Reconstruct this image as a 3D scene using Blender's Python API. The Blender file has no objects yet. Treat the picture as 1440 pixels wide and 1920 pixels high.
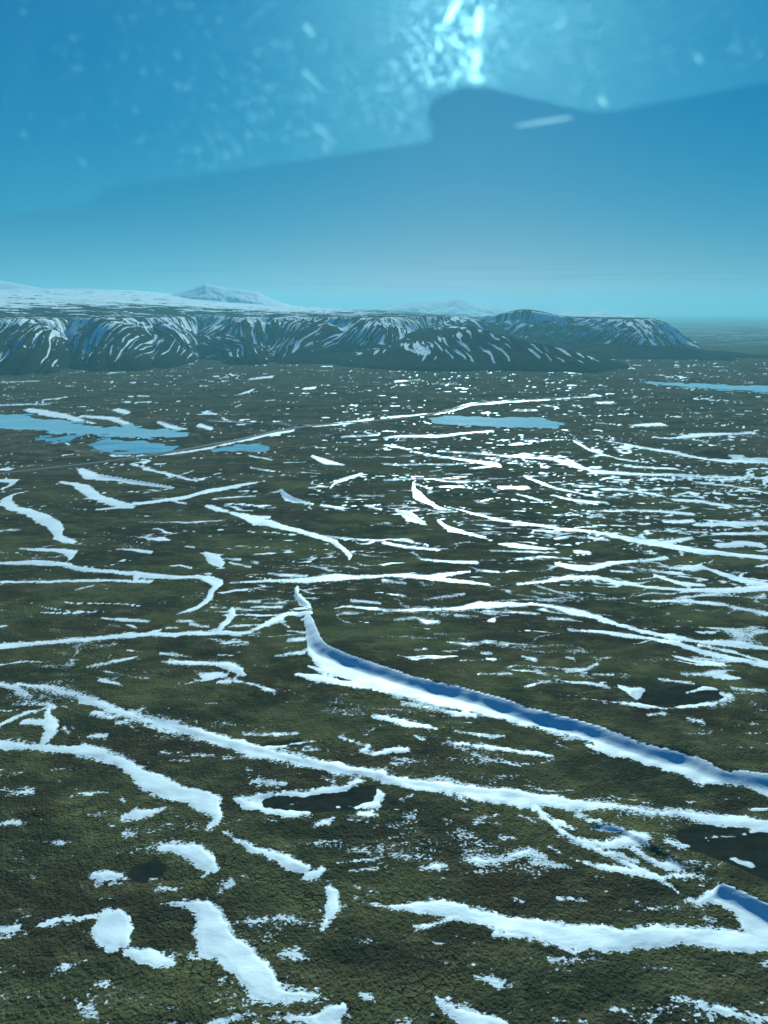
import bpy, math, random
import numpy as np
from mathutils import Vector

random.seed(4)
scene = bpy.context.scene
COL = scene.collection
R = math.radians

# ------------------------------------------------------------------ camera
EYE = 300.0                      # camera height above the plain, metres
PITCH = R(15.02)                 # camera looks down by this much
cam_data = bpy.data.cameras.new("camera")
cam = bpy.data.objects.new("camera", cam_data)
COL.objects.link(cam)
cam.location = (0, 0, EYE)
cam.rotation_euler = (R(90) - PITCH, 0, 0)
cam_data.sensor_fit = 'VERTICAL'
cam_data.sensor_height = 24.0
cam_data.lens = 24.0 * 1397 / 1920
cam_data.clip_start = 0.05
cam_data.clip_end = 200000
scene.camera = cam
cam_data.dof.use_dof = True
cam_data.dof.focus_distance = 2500.0
cam_data.dof.aperture_fstop = 2.0

# ------------------------------------------------------------------ sun, sky, exposure
SUN_EL, SUN_AZ = R(22.5), R(6.0)         # azimuth measured to the right of the view (+Y)
sun_data = bpy.data.lights.new("sun", 'SUN')
sun_data.energy = 5.0
sun_data.angle = R(0.5)
sun_data.color = (1.0, 0.975, 0.93)
sun = bpy.data.objects.new("sun", sun_data)
COL.objects.link(sun)
sdir = Vector((math.sin(SUN_AZ) * math.cos(SUN_EL), math.cos(SUN_AZ) * math.cos(SUN_EL), math.sin(SUN_EL)))
sun.rotation_euler = (-sdir).to_track_quat('-Z', 'Y').to_euler()

world = bpy.data.worlds.new("World")
scene.world = world
world.use_nodes = True
wn, wl = world.node_tree.nodes, world.node_tree.links
wn.clear()
w_out = wn.new('ShaderNodeOutputWorld')
w_bg = wn.new('ShaderNodeBackground')
w_sky = wn.new('ShaderNodeTexSky')
w_sky.sky_type = 'NISHITA'
w_sky.sun_disc = False
w_sky.sun_elevation = SUN_EL
w_sky.sun_rotation = SUN_AZ
w_sky.altitude = 300
w_sky.air_density = 1.0
w_sky.dust_density = 0.25
w_sky.ozone_density = 2.5
w_bg.inputs['Strength'].default_value = 0.085
# faint thin cloud streaks low over the horizon
w_tc = wn.new('ShaderNodeTexCoord')
w_map = wn.new('ShaderNodeMapping')
w_map.inputs['Scale'].default_value = (3, 3, 170)
w_no = wn.new('ShaderNodeTexNoise')
w_no.inputs['Scale'].default_value = 1.0
w_no.inputs['Detail'].default_value = 3
w_rmp = wn.new('ShaderNodeMapRange')
w_rmp.inputs['From Min'].default_value = 0.53
w_rmp.inputs['From Max'].default_value = 0.60
w_sep = wn.new('ShaderNodeSeparateXYZ')
w_band = wn.new('ShaderNodeMapRange')      # only in a band of low elevation
w_band.inputs['From Min'].default_value = 0.075
w_band.inputs['From Max'].default_value = 0.045
w_mul = wn.new('ShaderNodeMath'); w_mul.operation = 'MULTIPLY'
w_mul2 = wn.new('ShaderNodeMath'); w_mul2.operation = 'MULTIPLY'; w_mul2.inputs[1].default_value = 0.7
w_mix = wn.new('ShaderNodeMixRGB'); w_mix.blend_type = 'MULTIPLY'
w_mix.inputs['Color2'].default_value = (0.62, 0.74, 0.82, 1)
# a deep, clear northern blue: each channel of the sky gets its own contrast
w_sc = wn.new('ShaderNodeSeparateColor'); w_cc = wn.new('ShaderNodeCombineColor')
for ch, (ex, gain) in (('Red', (2.5, 2.0)), ('Green', (0.85, 2.35)), ('Blue', (0.45, 3.75))):
    q1 = wn.new('ShaderNodeMath'); q1.operation = 'MULTIPLY'; q1.inputs[1].default_value = 0.085
    q2 = wn.new('ShaderNodeMath'); q2.operation = 'POWER'; q2.inputs[1].default_value = ex
    q3 = wn.new('ShaderNodeMath'); q3.operation = 'MULTIPLY'; q3.inputs[1].default_value = gain
    wl.new(w_sc.outputs[ch], q1.inputs[0]); wl.new(q1.outputs[0], q2.inputs[0]); wl.new(q2.outputs[0], q3.inputs[0]); wl.new(q3.outputs[0], w_cc.inputs[ch])
wl.new(w_tc.outputs['Generated'], w_map.inputs['Vector'])
wl.new(w_map.outputs['Vector'], w_no.inputs['Vector'])
wl.new(w_no.outputs['Fac'], w_rmp.inputs['Value'])
wl.new(w_tc.outputs['Generated'], w_sep.inputs['Vector'])
wl.new(w_sep.outputs['Z'], w_band.inputs['Value'])
wl.new(w_rmp.outputs['Result'], w_mul.inputs[0])
wl.new(w_band.outputs['Result'], w_mul.inputs[1])
wl.new(w_mul.outputs['Value'], w_mul2.inputs[0])
wl.new(w_mul2.outputs['Value'], w_mix.inputs['Fac'])
wl.new(w_sky.outputs['Color'], w_sc.inputs['Color'])
wl.new(w_cc.outputs['Color'], w_mix.inputs['Color1'])
wl.new(w_mix.outputs['Color'], w_bg.inputs['Color'])
wl.new(w_bg.outputs['Background'], w_out.inputs['Surface'])

vs = scene.view_settings
vs.view_transform = 'Standard'
vs.look = 'None'
vs.exposure = 0.42
vs.gamma = 1.0
vs.use_curve_mapping = False
vs.use_white_balance = True          # the cool cast of the tinted cockpit glass
vs.white_balance_temperature = 5300
vs.white_balance_tint = -22

cy = scene.cycles
cy.use_denoising = True
cy.max_bounces = 6
cy.diffuse_bounces = 2
cy.glossy_bounces = 2
cy.transmission_bounces = 3
cy.transparent_max_bounces = 12
cy.volume_bounces = 1
cy.sample_clamp_indirect = 4.0

# ------------------------------------------------------------------ noise helpers (numpy)
def _hash(ix, iy, seed):
    n = (ix.astype(np.int64) * 374761393 + iy.astype(np.int64) * 668265263 + seed * 974711) & 0xffffffff
    n = ((n ^ (n >> 13)) * 1274126177) & 0xffffffff
    n = (n ^ (n >> 16)) & 0xffffffff
    return n

def perlin(x, y, seed=0):
    ix = np.floor(x); iy = np.floor(y)
    fx = (x - ix).astype(np.float32); fy = (y - iy).astype(np.float32)
    u = fx * fx * fx * (fx * (fx * 6 - 15) + 10)
    v = fy * fy * fy * (fy * (fy * 6 - 15) + 10)
    def g(dx, dy):
        a = _hash(ix + dx, iy + dy, seed).astype(np.float32) * (2 * math.pi / 4294967296.0)
        return np.cos(a) * (fx - dx) + np.sin(a) * (fy - dy)
    a = g(0, 0); b = g(1, 0); c = g(0, 1); d = g(1, 1)
    return ((a + (b - a) * u) * (1 - v) + (c + (d - c) * u) * v) * 1.5      # about -1..1

def fbm(x, y, octaves=4, seed=0, gain=0.5):
    s = 0; a = 1.0; t = 0
    for o in range(octaves):
        s = s + a * perlin(x * 2 ** o + 17.3 * o, y * 2 ** o - 9.1 * o, seed + o)
        t += a; a *= gain
    return s / t

def ridged(x, y, octaves=3, seed=0, gain=0.5):
    s = 0; a = 1.0; t = 0
    for o in range(octaves):
        s = s + a * (1 - np.abs(perlin(x * 2 ** o + 5.3 * o, y * 2 ** o + 3.7 * o, seed + o)) * 1.6)
        t += a; a *= gain
    return s / t

def sstep(a, b, x):
    t = np.clip((x - a) / (b - a), 0, 1)
    return t * t * (3 - 2 * t)

# ------------------------------------------------------------------ from a sight line to a point of the land
CP, SP = math.cos(PITCH), math.sin(PITCH)
def ray(u, v):
    """direction of the sight line through photo pixel (u, v)"""
    cx = (u - 720) / 1397.0; cz = (960 - v) / 1397.0
    return cx, CP + cz * SP, -SP + cz * CP

def az_of(u):
    return math.atan((u - 720) / 1446.0)

def polar(u, D):
    a = az_of(u)
    return (D * math.sin(a), D * math.cos(a))

def dist_of(v):
    """distance at which a sight line at height v of the photo meets the plain"""
    e = PITCH + math.atan((v - 960) / 1397.0)
    return EYE / math.tan(e)

# scarps: broken steps in the lava field, the far side high, the near side low (top edge, height in m, run, fall-off)
def pts5(s):
    return [tuple(float(k) for k in p.split(',')) for p in s.split()]

CROP = {5: (0, 850), 6: (720, 850), 7: (0, 1370), 8: (720, 1370), 1: (0, 480), 2: (720, 480)}
def full(c, s):
    ox, oy = CROP[c]
    return [(ox + p[0] / 2, oy + p[1] / 2) + tuple(q / 2 for q in p[2:]) for p in pts5(s)]

def flat_xy(u, v):
    x, y, z = ray(u, v)
    t = EYE / -z
    return x * t, y * t

SCARPS = []
def scarp(pts, height, run, back):
    w = []
    for i, (u, v) in enumerate(pts):
        x, y = flat_xy(u, v)
        w.append((x, y))
    w = np.array(w)
    f = np.linspace(0, len(w) - 1, (len(w) - 1) * 4 + 1)
    w = np.stack([np.interp(f, np.arange(len(w)), w[:, 0]), np.interp(f, np.arange(len(w)), w[:, 1])], 1)
    for _ in range(4): w[1:-1] = (w[:-2] + 2 * w[1:-1] + w[2:]) / 4
    SCARPS.append(([tuple(p) for p in w], height, run, back))
scarp([(575, 1135), (590, 1170), (602, 1212), (650, 1234), (720, 1256), (780, 1276), (840, 1290), (920, 1311), (1000, 1336),
       (1070, 1354), (1130, 1371), (1220, 1404), (1310, 1424), (1345, 1449), (1440, 1456), (1560, 1480)], 5.0, 10.6, 90.0)
scarp([(150, 1295), (250, 1325), (380, 1375), (480, 1405), (620, 1432), (720, 1455), (880, 1478), (1000, 1490)], 0.55, 4.5, 50.0)
scarp([(1340, 1660), (1390, 1680), (1440, 1706), (1520, 1740)], 4.0, 8.0, 50.0)
scarp([(1100, 1545), (1160, 1552), (1200, 1575), (1250, 1605), (1310, 1635)], 1.6, 3.5, 20.0)
scarp([(185, 890), (250, 900), (330, 915)], 3.4, 8.0, 100.0)
scarp([(528, 918), (545, 935), (590, 944)], 3.4, 8.0, 90.0)
scarp([(1310, 848), (1380, 855), (1440, 862), (1520, 870)], 6.0, 14.0, 200.0)
scarp([(745, 958), (775, 968), (800, 982)], 2.0, 5.0, 60.0)
scarp([(550, 1100), (560, 1120), (580, 1135)], 1.6, 4.0, 40.0)

def seg_dist(px, py, w):
    """distance to a polyline and the side (+ = left of its direction, the far side for lines drawn left to right)"""
    best = np.full(px.shape, 1e9); side = np.zeros(px.shape); along = np.zeros(px.shape)
    n = len(w) - 1
    for i in range(n):
        ax, ay = w[i]; bx, by = w[i + 1]
        dx, dy = bx - ax, by - ay
        L2 = dx * dx + dy * dy
        t = ((px - ax) * dx + (py - ay) * dy) / L2
        tc = np.clip(t, 0, 1)
        d = np.hypot(px - ax - tc * dx, py - ay - tc * dy)
        m = d < best
        best = np.where(m, d, best)
        side = np.where(m, np.sign((px - ax) * -dy + (py - ay) * dx), side)
        along = np.where(m, (i + t) / n, along)
    return best, side, along

def base_h(x, y):
    """the plain: gentle swells, the lava steps"""
    x = np.asarray(x, dtype=np.float64); y = np.asarray(y, dtype=np.float64)
    r = np.hypot(x, y)
    z = fbm(x / 420, y / 300, 3, 11) * 5.0 * sstep(200, 900, r) * (1 - 0.5 * sstep(3000, 5000, r))
    z = z + fbm(x / 95, y / 60, 3, 23) * 1.6
    z = z + fbm(x / 1500, y / 1300, 2, 31) * 12.0 * sstep(1500, 3500, r)
    for w, hgt, run, back in SCARPS:
        xs = [p[0] for p in w]; ys = [p[1] for p in w]
        m = (x > min(xs) - back * 1.5) & (x < max(xs) + back * 1.5) & (y > min(ys) - back * 1.5) & (y < max(ys) + back * 2)
        if not np.any(m):
            continue
        px = x[m]; py = y[m]
        wob = fbm(px / 38, py / 38, 3, 77, 0.4) * run * 0.20
        d, s, al = seg_dist(px, py, w)
        sd = d * s + wob
        endf = sstep(-0.02, 0.07, al) * (1 - sstep(0.95, 1.02, al))
        up = np.where(sd >= 0, np.exp(-(sd / back) ** 2 * 2), 0)
        dn = np.where(sd < 0, np.clip(1 + sd / (run * 1.25), 0, 1) ** 1.12, 0)
        far = np.where(sd < 0, -0.12 * sstep(run * 0.4, run, -sd) * np.exp(-(sd / back) ** 2 * 3), 0)
        add = hgt * (0.97 + 0.16 * fbm(px / 90, py / 90, 2, 79)) * (up + dn + far) * endf * (1 - 0.22 * sstep(0.6, 0.9, al))
        z[m] = z[m] + add
    return z

def ground_at(u, v):
    """point of the plain seen at photo pixel (u, v), found by walking along the sight line"""
    u = np.atleast_1d(np.asarray(u, float)); v = np.atleast_1d(np.asarray(v, float))
    cx, cy_, cz = ray(u, v)
    t = EYE / -cz * 0.93
    step = t * 0.0035
    done = np.zeros(t.shape, bool)
    for k in range(40):
        h = base_h(cx * t, cy_ * t)
        above = EYE + cz * t - h
        done |= above <= 0
        t = np.where(done, t, t + step)
        if done.all():
            break
    return cx * t, cy_ * t

# ------------------------------------------------------------------ material helpers
class Mat:
    def __init__(self, name):
        self.m = bpy.data.materials.new(name); self.m.use_nodes = True
        self.n = self.m.node_tree.nodes; self.l = self.m.node_tree.links
        self.bsdf = self.n['Principled BSDF']; self.out = self.n['Material Output']
        g = self.n.new('ShaderNodeNewGeometry'); self.pos = g.outputs['Position']
    def scaled(self, s, src=None):
        mp = self.n.new('ShaderNodeMapping'); mp.inputs['Scale'].default_value = s
        self.l.new(src or self.pos, mp.inputs['Vector']); return mp.outputs['Vector']
    def noise(self, s, detail=4, rough=0.55, vec=None, sc=1.0):
        t = self.n.new('ShaderNodeTexNoise'); t.inputs['Scale'].default_value = sc
        t.inputs['Detail'].default_value = detail; t.inputs['Roughness'].default_value = rough
        self.l.new(vec or self.scaled(s), t.inputs['Vector']); return t.outputs['Fac']
    def rng(self, v, a, b, c=0.0, d=1.0, smooth=False):
        t = self.n.new('ShaderNodeMapRange')
        if smooth: t.interpolation_type = 'SMOOTHSTEP'
        for k, x in zip(('From Min', 'From Max', 'To Min', 'To Max'), (a, b, c, d)): t.inputs[k].default_value = x
        self.l.new(v, t.inputs['Value']); return t.outputs['Result']
    def mix(self, f, a, b, mode='MIX'):
        t = self.n.new('ShaderNodeMixRGB'); t.blend_type = mode
        for k, x in (('Fac', f), ('Color1', a), ('Color2', b)):
            if isinstance(x, (int, float)): t.inputs[k].default_value = x
            elif isinstance(x, tuple): t.inputs[k].default_value = (*x, 1)
            else: self.l.new(x, t.inputs[k])
        return t.outputs['Color']
    def math(self, op, a, b=0.0):
        t = self.n.new('ShaderNodeMath'); t.operation = op
        for i, x in enumerate((a, b)):
            if isinstance(x, (int, float)): t.inputs[i].default_value = x
            else: self.l.new(x, t.inputs[i])
        return t.outputs['Value']
    def attr(self, name):
        t = self.n.new('ShaderNodeAttribute'); t.attribute_name = name; return t.outputs['Fac']
    def bump(self, h, strength, dist, normal=None):
        t = self.n.new('ShaderNodeBump'); t.inputs['Strength'].default_value = strength; t.inputs['Distance'].default_value = dist
        self.l.new(h, t.inputs['Height'])
        if normal: self.l.new(normal, t.inputs['Normal'])
        return t.outputs['Normal']
    def done(self, color, rough=0.9, normal=None, spec=0.2):
        if isinstance(color, tuple): self.bsdf.inputs['Base Color'].default_value = (*color, 1)
        else: self.l.new(color, self.bsdf.inputs['Base Color'])
        if isinstance(rough, (int, float)): self.bsdf.inputs['Roughness'].default_value = rough
        else: self.l.new(rough, self.bsdf.inputs['Roughness'])
        self.bsdf.inputs['Specular IOR Level'].default_value = spec
        if normal: self.l.new(normal, self.bsdf.inputs['Normal'])
        return self.m

def heath_colors(M):
    """olive moss, brown heath and black lava in uneven patches"""
    big = M.noise((1 / 130, 1 / 70, 1 / 90), 5, 0.6)
    mid = M.noise((1 / 26, 1 / 15, 1 / 20), 5, 0.65)
    brown = M.noise((1 / 230, 1 / 120, 1 / 100), 4, 0.6)
    fine = M.noise((0.9, 0.9, 0.9), 4, 0.6)
    c = M.mix(M.rng(big, 0.42, 0.60), (0.058, 0.057, 0.032), (0.140, 0.132, 0.056))
    c = M.mix(M.rng(brown, 0.47, 0.60, 0, 0.8), c, (0.066, 0.048, 0.029))
    c = M.mix(M.rng(mid, 0.50, 0.72, 0, 0.7), c, (0.215, 0.198, 0.086))
    c = M.mix(M.rng(mid, 0.28, 0.44, 0.65, 0), c, (0.030, 0.029, 0.020))
    c = M.mix(M.rng(fine, 0.3, 0.7), M.mix(1.0, c, (0.55, 0.55, 0.55), 'MULTIPLY'), c)
    return c

def mat_ground():
    M = Mat('heath_and_moss')
    c = heath_colors(M)
    tan = M.attr('tan')
    tn = M.noise((1 / 300, 1 / 60, 1), 5, 0.65)
    tf = M.math('MULTIPLY', tan, M.rng(tn, 0.44, 0.58))
    c = M.mix(tf, c, (0.190, 0.140, 0.080))
    dk = M.noise((1 / 420, 1 / 150, 1), 5, 0.65)
    c = M.mix(M.math('MULTIPLY', M.rng(tan, 0.2, 0.6), M.rng(dk, 0.48, 0.60, 0, 0.8)), c, (0.020, 0.021, 0.014))
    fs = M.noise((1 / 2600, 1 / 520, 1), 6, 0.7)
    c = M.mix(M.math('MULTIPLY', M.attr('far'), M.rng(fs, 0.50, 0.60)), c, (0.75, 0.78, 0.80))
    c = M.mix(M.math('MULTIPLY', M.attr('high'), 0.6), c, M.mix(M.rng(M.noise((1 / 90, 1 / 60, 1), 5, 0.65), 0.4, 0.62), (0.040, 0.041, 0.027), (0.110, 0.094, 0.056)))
    # hummocks: rounded tussocks with dark gaps, and wider cracked lava plates
    vec = M.scaled((1 / 1.7, 1 / 1.9, 1 / 1.7))
    warp = M.n.new('ShaderNodeTexNoise'); warp.inputs['Scale'].default_value = 0.35; warp.inputs['Detail'].default_value = 2
    M.l.new(M.pos, warp.inputs['Vector'])
    wv = M.n.new('ShaderNodeVectorMath'); wv.operation = 'MULTIPLY_ADD'
    M.l.new(warp.outputs['Color'], wv.inputs[0]); wv.inputs[1].default_value = (1.6, 1.6, 1.6); M.l.new(vec, wv.inputs[2])
    vo = M.n.new('ShaderNodeTexVoronoi'); vo.feature = 'SMOOTH_F1'; vo.inputs['Scale'].default_value = 1.0
    vo.inputs['Smoothness'].default_value = 0.35
    M.l.new(wv.outputs['Vector'], vo.inputs['Vector'])
    hum = M.rng(vo.outputs['Distance'], 0.1, 0.75, 1, 0, True)
    crack = M.n.new('ShaderNodeTexVoronoi'); crack.feature = 'DISTANCE_TO_EDGE'; crack.inputs['Scale'].default_value = 1.0
    M.l.new(M.scaled((1 / 7, 1 / 6, 1 / 7)), crack.inputs['Vector'])
    plates = M.rng(M.noise((1 / 60, 1 / 35, 1 / 50), 3, 0.5), 0.56, 0.64)
    gap = M.math('MULTIPLY', M.rng(crack.outputs['Distance'], 0.0, 0.07, 1, 0), plates)
    c = M.mix(M.math('MULTIPLY', gap, 0.8), c, (0.012, 0.012, 0.010))
    h = M.math('ADD', M.math('MULTIPLY', hum, 0.55), M.math('MULTIPLY', M.noise((2.6, 2.6, 2.6), 3, 0.6), 0.3))
    h = M.math('SUBTRACT', h, M.math('MULTIPLY', gap, 0.5))
    wet = M.attr('wet')
    c = M.mix(wet, c, M.mix(M.rng(M.noise((1 / 9, 1 / 5, 1 / 9), 4, 0.6), 0.35, 0.65), (0.020, 0.021, 0.017), (0.034, 0.034, 0.024)))
    # thin ragged snow between the tussocks along the rims of the drifts
    na = M.noise((1 / 2.3, 1 / 1.5, 1 / 2.0), 5, 0.72)
    nn2 = M.math('MULTIPLY', M.math('SUBTRACT', na, 0.5), M.math('MULTIPLY', M.attr('feather'), 3.4))
    nb2 = M.noise((1 / 24, 1 / 9, 1 / 20), 5, 0.7)
    nn2 = M.math('ADD', nn2, M.math('MULTIPLY', M.math('SUBTRACT', nb2, 0.5), M.attr('ragged')))
    sfac = M.rng(M.math('ADD', M.attr('snow'), nn2), -0.12, 0.22)
    c = M.mix(sfac, c, (0.86, 0.885, 0.90))
    h = M.math('MULTIPLY', h, M.rng(sfac, 0, 1, 1.0, 0.12))
    nb = M.n.new('ShaderNodeBump'); nb.inputs['Distance'].default_value = 0.9
    M.l.new(h, nb.inputs['Height'])
    M.l.new(M.rng(wet, 0, 1, 0.78, 0.06), nb.inputs['Strength'])
    return M.done(c, 1.0, nb.outputs['Normal'], 0.0)

def mat_snow():
    M = Mat('old_snow')
    a = M.noise((1 / 3, 1 / 3, 1 / 3), 5, 0.6)
    b = M.noise((1 / 22, 1 / 9, 1 / 12), 4, 0.55)
    c = M.mix(M.rng(b, 0.35, 0.7), (0.84, 0.87, 0.89), (0.90, 0.91, 0.92))
    c = M.mix(M.rng(a, 0.62, 0.8, 0, 0.35), c, (0.55, 0.57, 0.56))
    h = M.math('ADD', M.math('MULTIPLY', b, 0.5), M.math('MULTIPLY', a, 0.25))
    return M.done(c, 0.55, M.bump(h, 0.55, 0.9), 0.3)

def mat_slopes(name='mountain_ground'):
    """rocky slopes with snow lying in the gullies: the mesh says how much snow lies where"""
    M = Mat(name)
    big = M.noise((1 / 400, 1 / 400, 1 / 120), 5, 0.6)
    rock = M.mix(M.rng(big, 0.35, 0.65), (0.015, 0.016, 0.013), (0.040, 0.033, 0.023))
    rock = M.mix(M.rng(M.noise((1 / 30, 1 / 30, 1 / 30), 4, 0.6), 0.4, 0.7, 0, 0.5), rock, (0.050, 0.052, 0.030))
    s = M.attr('snow')
    n = M.noise((1 / 30, 1 / 90, 1 / 30), 4, 0.62)
    f = M.rng(M.math('ADD', s, M.math('MULTIPLY', M.math('SUBTRACT', n, 0.5), 0.5)), 0.47, 0.53)
    c = M.mix(f, rock, (0.86, 0.88, 0.90))
    h = M.noise((1 / 24, 1 / 24, 1 / 24), 4, 0.6)
    return M.done(c, 0.85, M.bump(h, 0.6, 9.0), 0.0)

def mat_ice(name, c1, c2, rough):
    M = Mat(name)
    a = M.noise((1 / 160, 1 / 60, 1), 4, 0.6)
    b = M.noise((1 / 25, 1 / 12, 1), 3, 0.6)
    c = M.mix(M.rng(a, 0.4, 0.62), c1, c2)
    return M.done(c, M.rng(b, 0.3, 0.7, rough * 0.8, rough * 1.3), M.bump(b, 0.05, 0.3), 0.5)

MG = mat_ground(); MS = mat_snow(); MM = mat_slopes()
M_ICE = mat_ice('lake_ice', (0.40, 0.54, 0.58), (0.50, 0.61, 0.66), 0.07)
M_WATER = mat_ice('lake_water', (0.18, 0.34, 0.44), (0.36, 0.50, 0.58), 0.16)

# ------------------------------------------------------------------ mesh helpers
def mesh_obj(name, verts, quads, mat, kind=None, attrs=None, smooth=True):
    me = bpy.data.meshes.new(name)
    nv, nf = len(verts), len(quads)
    me.vertices.add(nv)
    me.vertices.foreach_set('co', np.ascontiguousarray(verts, dtype=np.float32).ravel())
    k = quads.shape[1]
    me.loops.add(nf * k)
    me.loops.foreach_set('vertex_index', np.ascontiguousarray(quads, dtype=np.int32).ravel())
    me.polygons.add(nf)
    me.polygons.foreach_set('loop_start', np.arange(0, nf * k, k, dtype=np.int32))
    me.polygons.foreach_set('loop_total', np.full(nf, k, dtype=np.int32))
    if smooth:
        me.polygons.foreach_set('use_smooth', np.ones(nf, dtype=bool))
    for a, val in (attrs or {}).items():
        at = me.attributes.new(a, 'FLOAT', 'POINT')
        at.data.foreach_set('value', np.ascontiguousarray(val, dtype=np.float32).ravel())
    me.update(calc_edges=True)
    me.materials.append(mat)
    o = bpy.data.objects.new(name, me)
    COL.objects.link(o)
    if kind: o['kind'] = kind
    return o

def grid_quads(nr, nc):
    i = np.arange(nr * nc).reshape(nr, nc)
    return np.stack([i[:-1, :-1], i[:-1, 1:], i[1:, 1:], i[1:, :-1]], -1).reshape(-1, 4)

# ------------------------------------------------------------------ the plain: one sheet all round, finest where it is seen from the air
th = np.concatenate([[88, 84, 80, 75, 70, 65, 61, 58, 56, 54.5], np.arange(53, 4.5, -0.078), np.arange(4.5, 0.35, -0.05), [0.3, 0.27]])
rr = EYE / np.tan(np.radians(th))
az = np.concatenate([np.arange(-180, -44, 4.0), np.arange(-42, 42.01, 0.09), np.arange(46, 180.1, 4.0)])
az[-1] = 180.0
AZ = np.radians(az)
NR, NC = len(rr), len(AZ)
RR, AA = np.meshgrid(rr, AZ, indexing='ij')
X = RR * np.sin(AA); Y = RR * np.cos(AA)
fine0, fine1 = np.searchsorted(az, -42), np.searchsorted(az, 42)

BASE = np.zeros_like(X)
BASE[:] = base_h(X.ravel(), Y.ravel()).reshape(X.shape)
BASE *= (1 - sstep(9000, 14000, RR))
BASE[:, -1] = BASE[:, 0]

# where each stretch of snow, pond or lake lies: strokes traced along its middle, with its apparent width
SLANT = np.sin(np.arctan(EYE / RR))
def stroke_field(pts, margin=14.0, grow=1.0):
    """signed reach of a stroke (metres, + inside) on the part of the grid near it"""
    u = [p[0] for p in pts]; v = [p[1] for p in pts]
    gx, gy = ground_at(u, v)
    D = np.hypot(np.hypot(gx, gy), EYE)
    rad = np.array([p[2] for p in pts]) * 0.5 * grow * D / 1397.0
    m = float(np.max(rad)) + margin * max(1.0, float(np.max(D)) / 900)
    # rows and columns near it
    r = np.hypot(gx, gy); a = np.arctan2(gx, gy)
    sl = EYE / float(np.max(D))
    r0, r1 = r.min() - m / sl, r.max() + m / sl
    i0 = max(0, np.searchsorted(rr, r0) - 1); i1 = min(NR, np.searchsorted(rr, r1) + 2)
    da = m / max(60.0, r.min())
    j0 = max(0, np.searchsorted(AZ, a.min() - da) - 1); j1 = min(NC, np.searchsorted(AZ, a.max() + da) + 2)
    px = X[i0:i1, j0:j1]; py = Y[i0:i1, j0:j1]
    best = np.full(px.shape, -1e9)
    for k in range(len(pts) - 1):
        s = EYE / (0.5 * (D[k] + D[k + 1]))           # foreshortening there
        ax, ay, bx, by = gx[k], gy[k], gx[k + 1], gy[k + 1]
        dx, dy = bx - ax, (by - ay) * s
        qx, qy = px - ax, (py - ay) * s
        t = np.clip((qx * dx + qy * dy) / (dx * dx + dy * dy + 1e-9), 0, 1)
        rd = rad[k] + (rad[k + 1] - rad[k]) * t
        best = np.maximum(best, rd - np.hypot(qx - t * dx, qy - t * dy))
    return (slice(i0, i1), slice(j0, j1)), best

S = np.full(X.shape, -1e3)           # snow reach, metres
OWN = np.full(X.shape, -1, dtype=np.int32)
CRISP = np.zeros(X.shape)
LABELS = []
A_NAME = 'wide snow bank on the tall lava step, its upper side in blue shade'
def drift(label, crop, s, grow=1.0):
    """label None: one of the many nameless patches"""
    idx = -1
    if label:
        if label in LABELS: idx = LABELS.index(label)
        else: LABELS.append(label); idx = len(LABELS) - 1
    if crop in (7, 8): grow *= 0.88
    if crop in (5, 6, 1, 2): grow *= 0.80 if label != A_NAME else 0.97
    sl, d = stroke_field(full(crop, s), grow=grow * 1.02)
    cur = S[sl]
    m = d > cur
    OWN[sl] = np.where(m, idx, OWN[sl])
    S[sl] = np.where(m, d, cur)

# --- nearest ground, left
drift('broad winding snow ribbon at the left edge ending in a hooked tip', 7, '-60,55,26 0,60,25 80,62,14 130,66,16 200,68,22 300,72,34 380,92,40 450,115,36 500,150,40 560,190,58 640,225,60 720,245,56 790,280,68 818,315,46 808,345,36 780,368,14')
drift('long snow ribbon crossing the whole picture below the blue shaded bank', 5, '60,868,10 180,885,16 280,905,24 350,935,28 430,965,24 520,990,30 620,1020,42 720,1040,40 800,1070,42 900,1097,42')
drift('long snow ribbon crossing the whole picture below the blue shaded bank', 7, '900,60,46 950,82,46 1100,110,40 1250,138,36 1340,153,34 1440,170,34')
drift('long snow ribbon crossing the whole picture below the blue shaded bank', 8, '0,182,36 150,207,40 300,225,50 420,245,56 500,255,64 600,265,46 720,285,46 800,282,34 900,290,28 1000,303,28 1100,312,34 1250,335,40 1440,355,38 1600,370,40')
drift('long snow ribbon crossing the whole picture below the blue shaded bank', 5, '350,975,14 420,985,16 500,980,16')
drift('long snow ribbon crossing the whole picture below the blue shaded bank', 5, '435,1015,10 500,1000,18 560,1000,20')
drift('long snow ribbon crossing the whole picture below the blue shaded bank', 5, '600,1040,20 660,1050,18 720,1045,20')
drift('stepped tall snow patch in the lower left, wide head and a foot pointing right', 7, '600,655,8 640,645,20 700,648,30 760,668,56 785,720,100 800,775,120 850,820,90 915,865,100 965,915,100 985,955,90 1010,985,66 1100,995,44 1180,1002,34 1225,1012,12')
drift('rounded snow patch with a ragged crumbling edge near the lower left corner', 7, '395,690,40 405,735,100 440,775,90 470,800,40')
drift('speckled thin snow patch below the rounded snow patch at lower left', 7, '470,830,16 540,850,38 610,865,30 650,872,10')
drift(None, 7, '-20,745,18 0,742,18 70,735,14'); drift(None, 7, '150,728,14 200,715,18 250,708,10'); drift(None, 7, '270,705,10 330,698,12 380,688,12')
drift('claw shaped snow patch opening to the left around a mossy mound', 7, '575,448,12 640,440,34 710,452,56 770,488,56 808,520,26')
drift(None, 7, '755,560,10 770,545,10 785,530,8'); drift(None, 7, '495,452,10 545,450,8 580,444,8')
drift('small white snow patch in front of a dark round hollow', 7, '345,543,10 395,545,34 435,550,20 490,560,6')
drift('small leaf shaped snow patch inside the bend of the winding ribbon', 7, '440,328,12 500,320,34 565,312,22 618,295,6')
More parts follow.
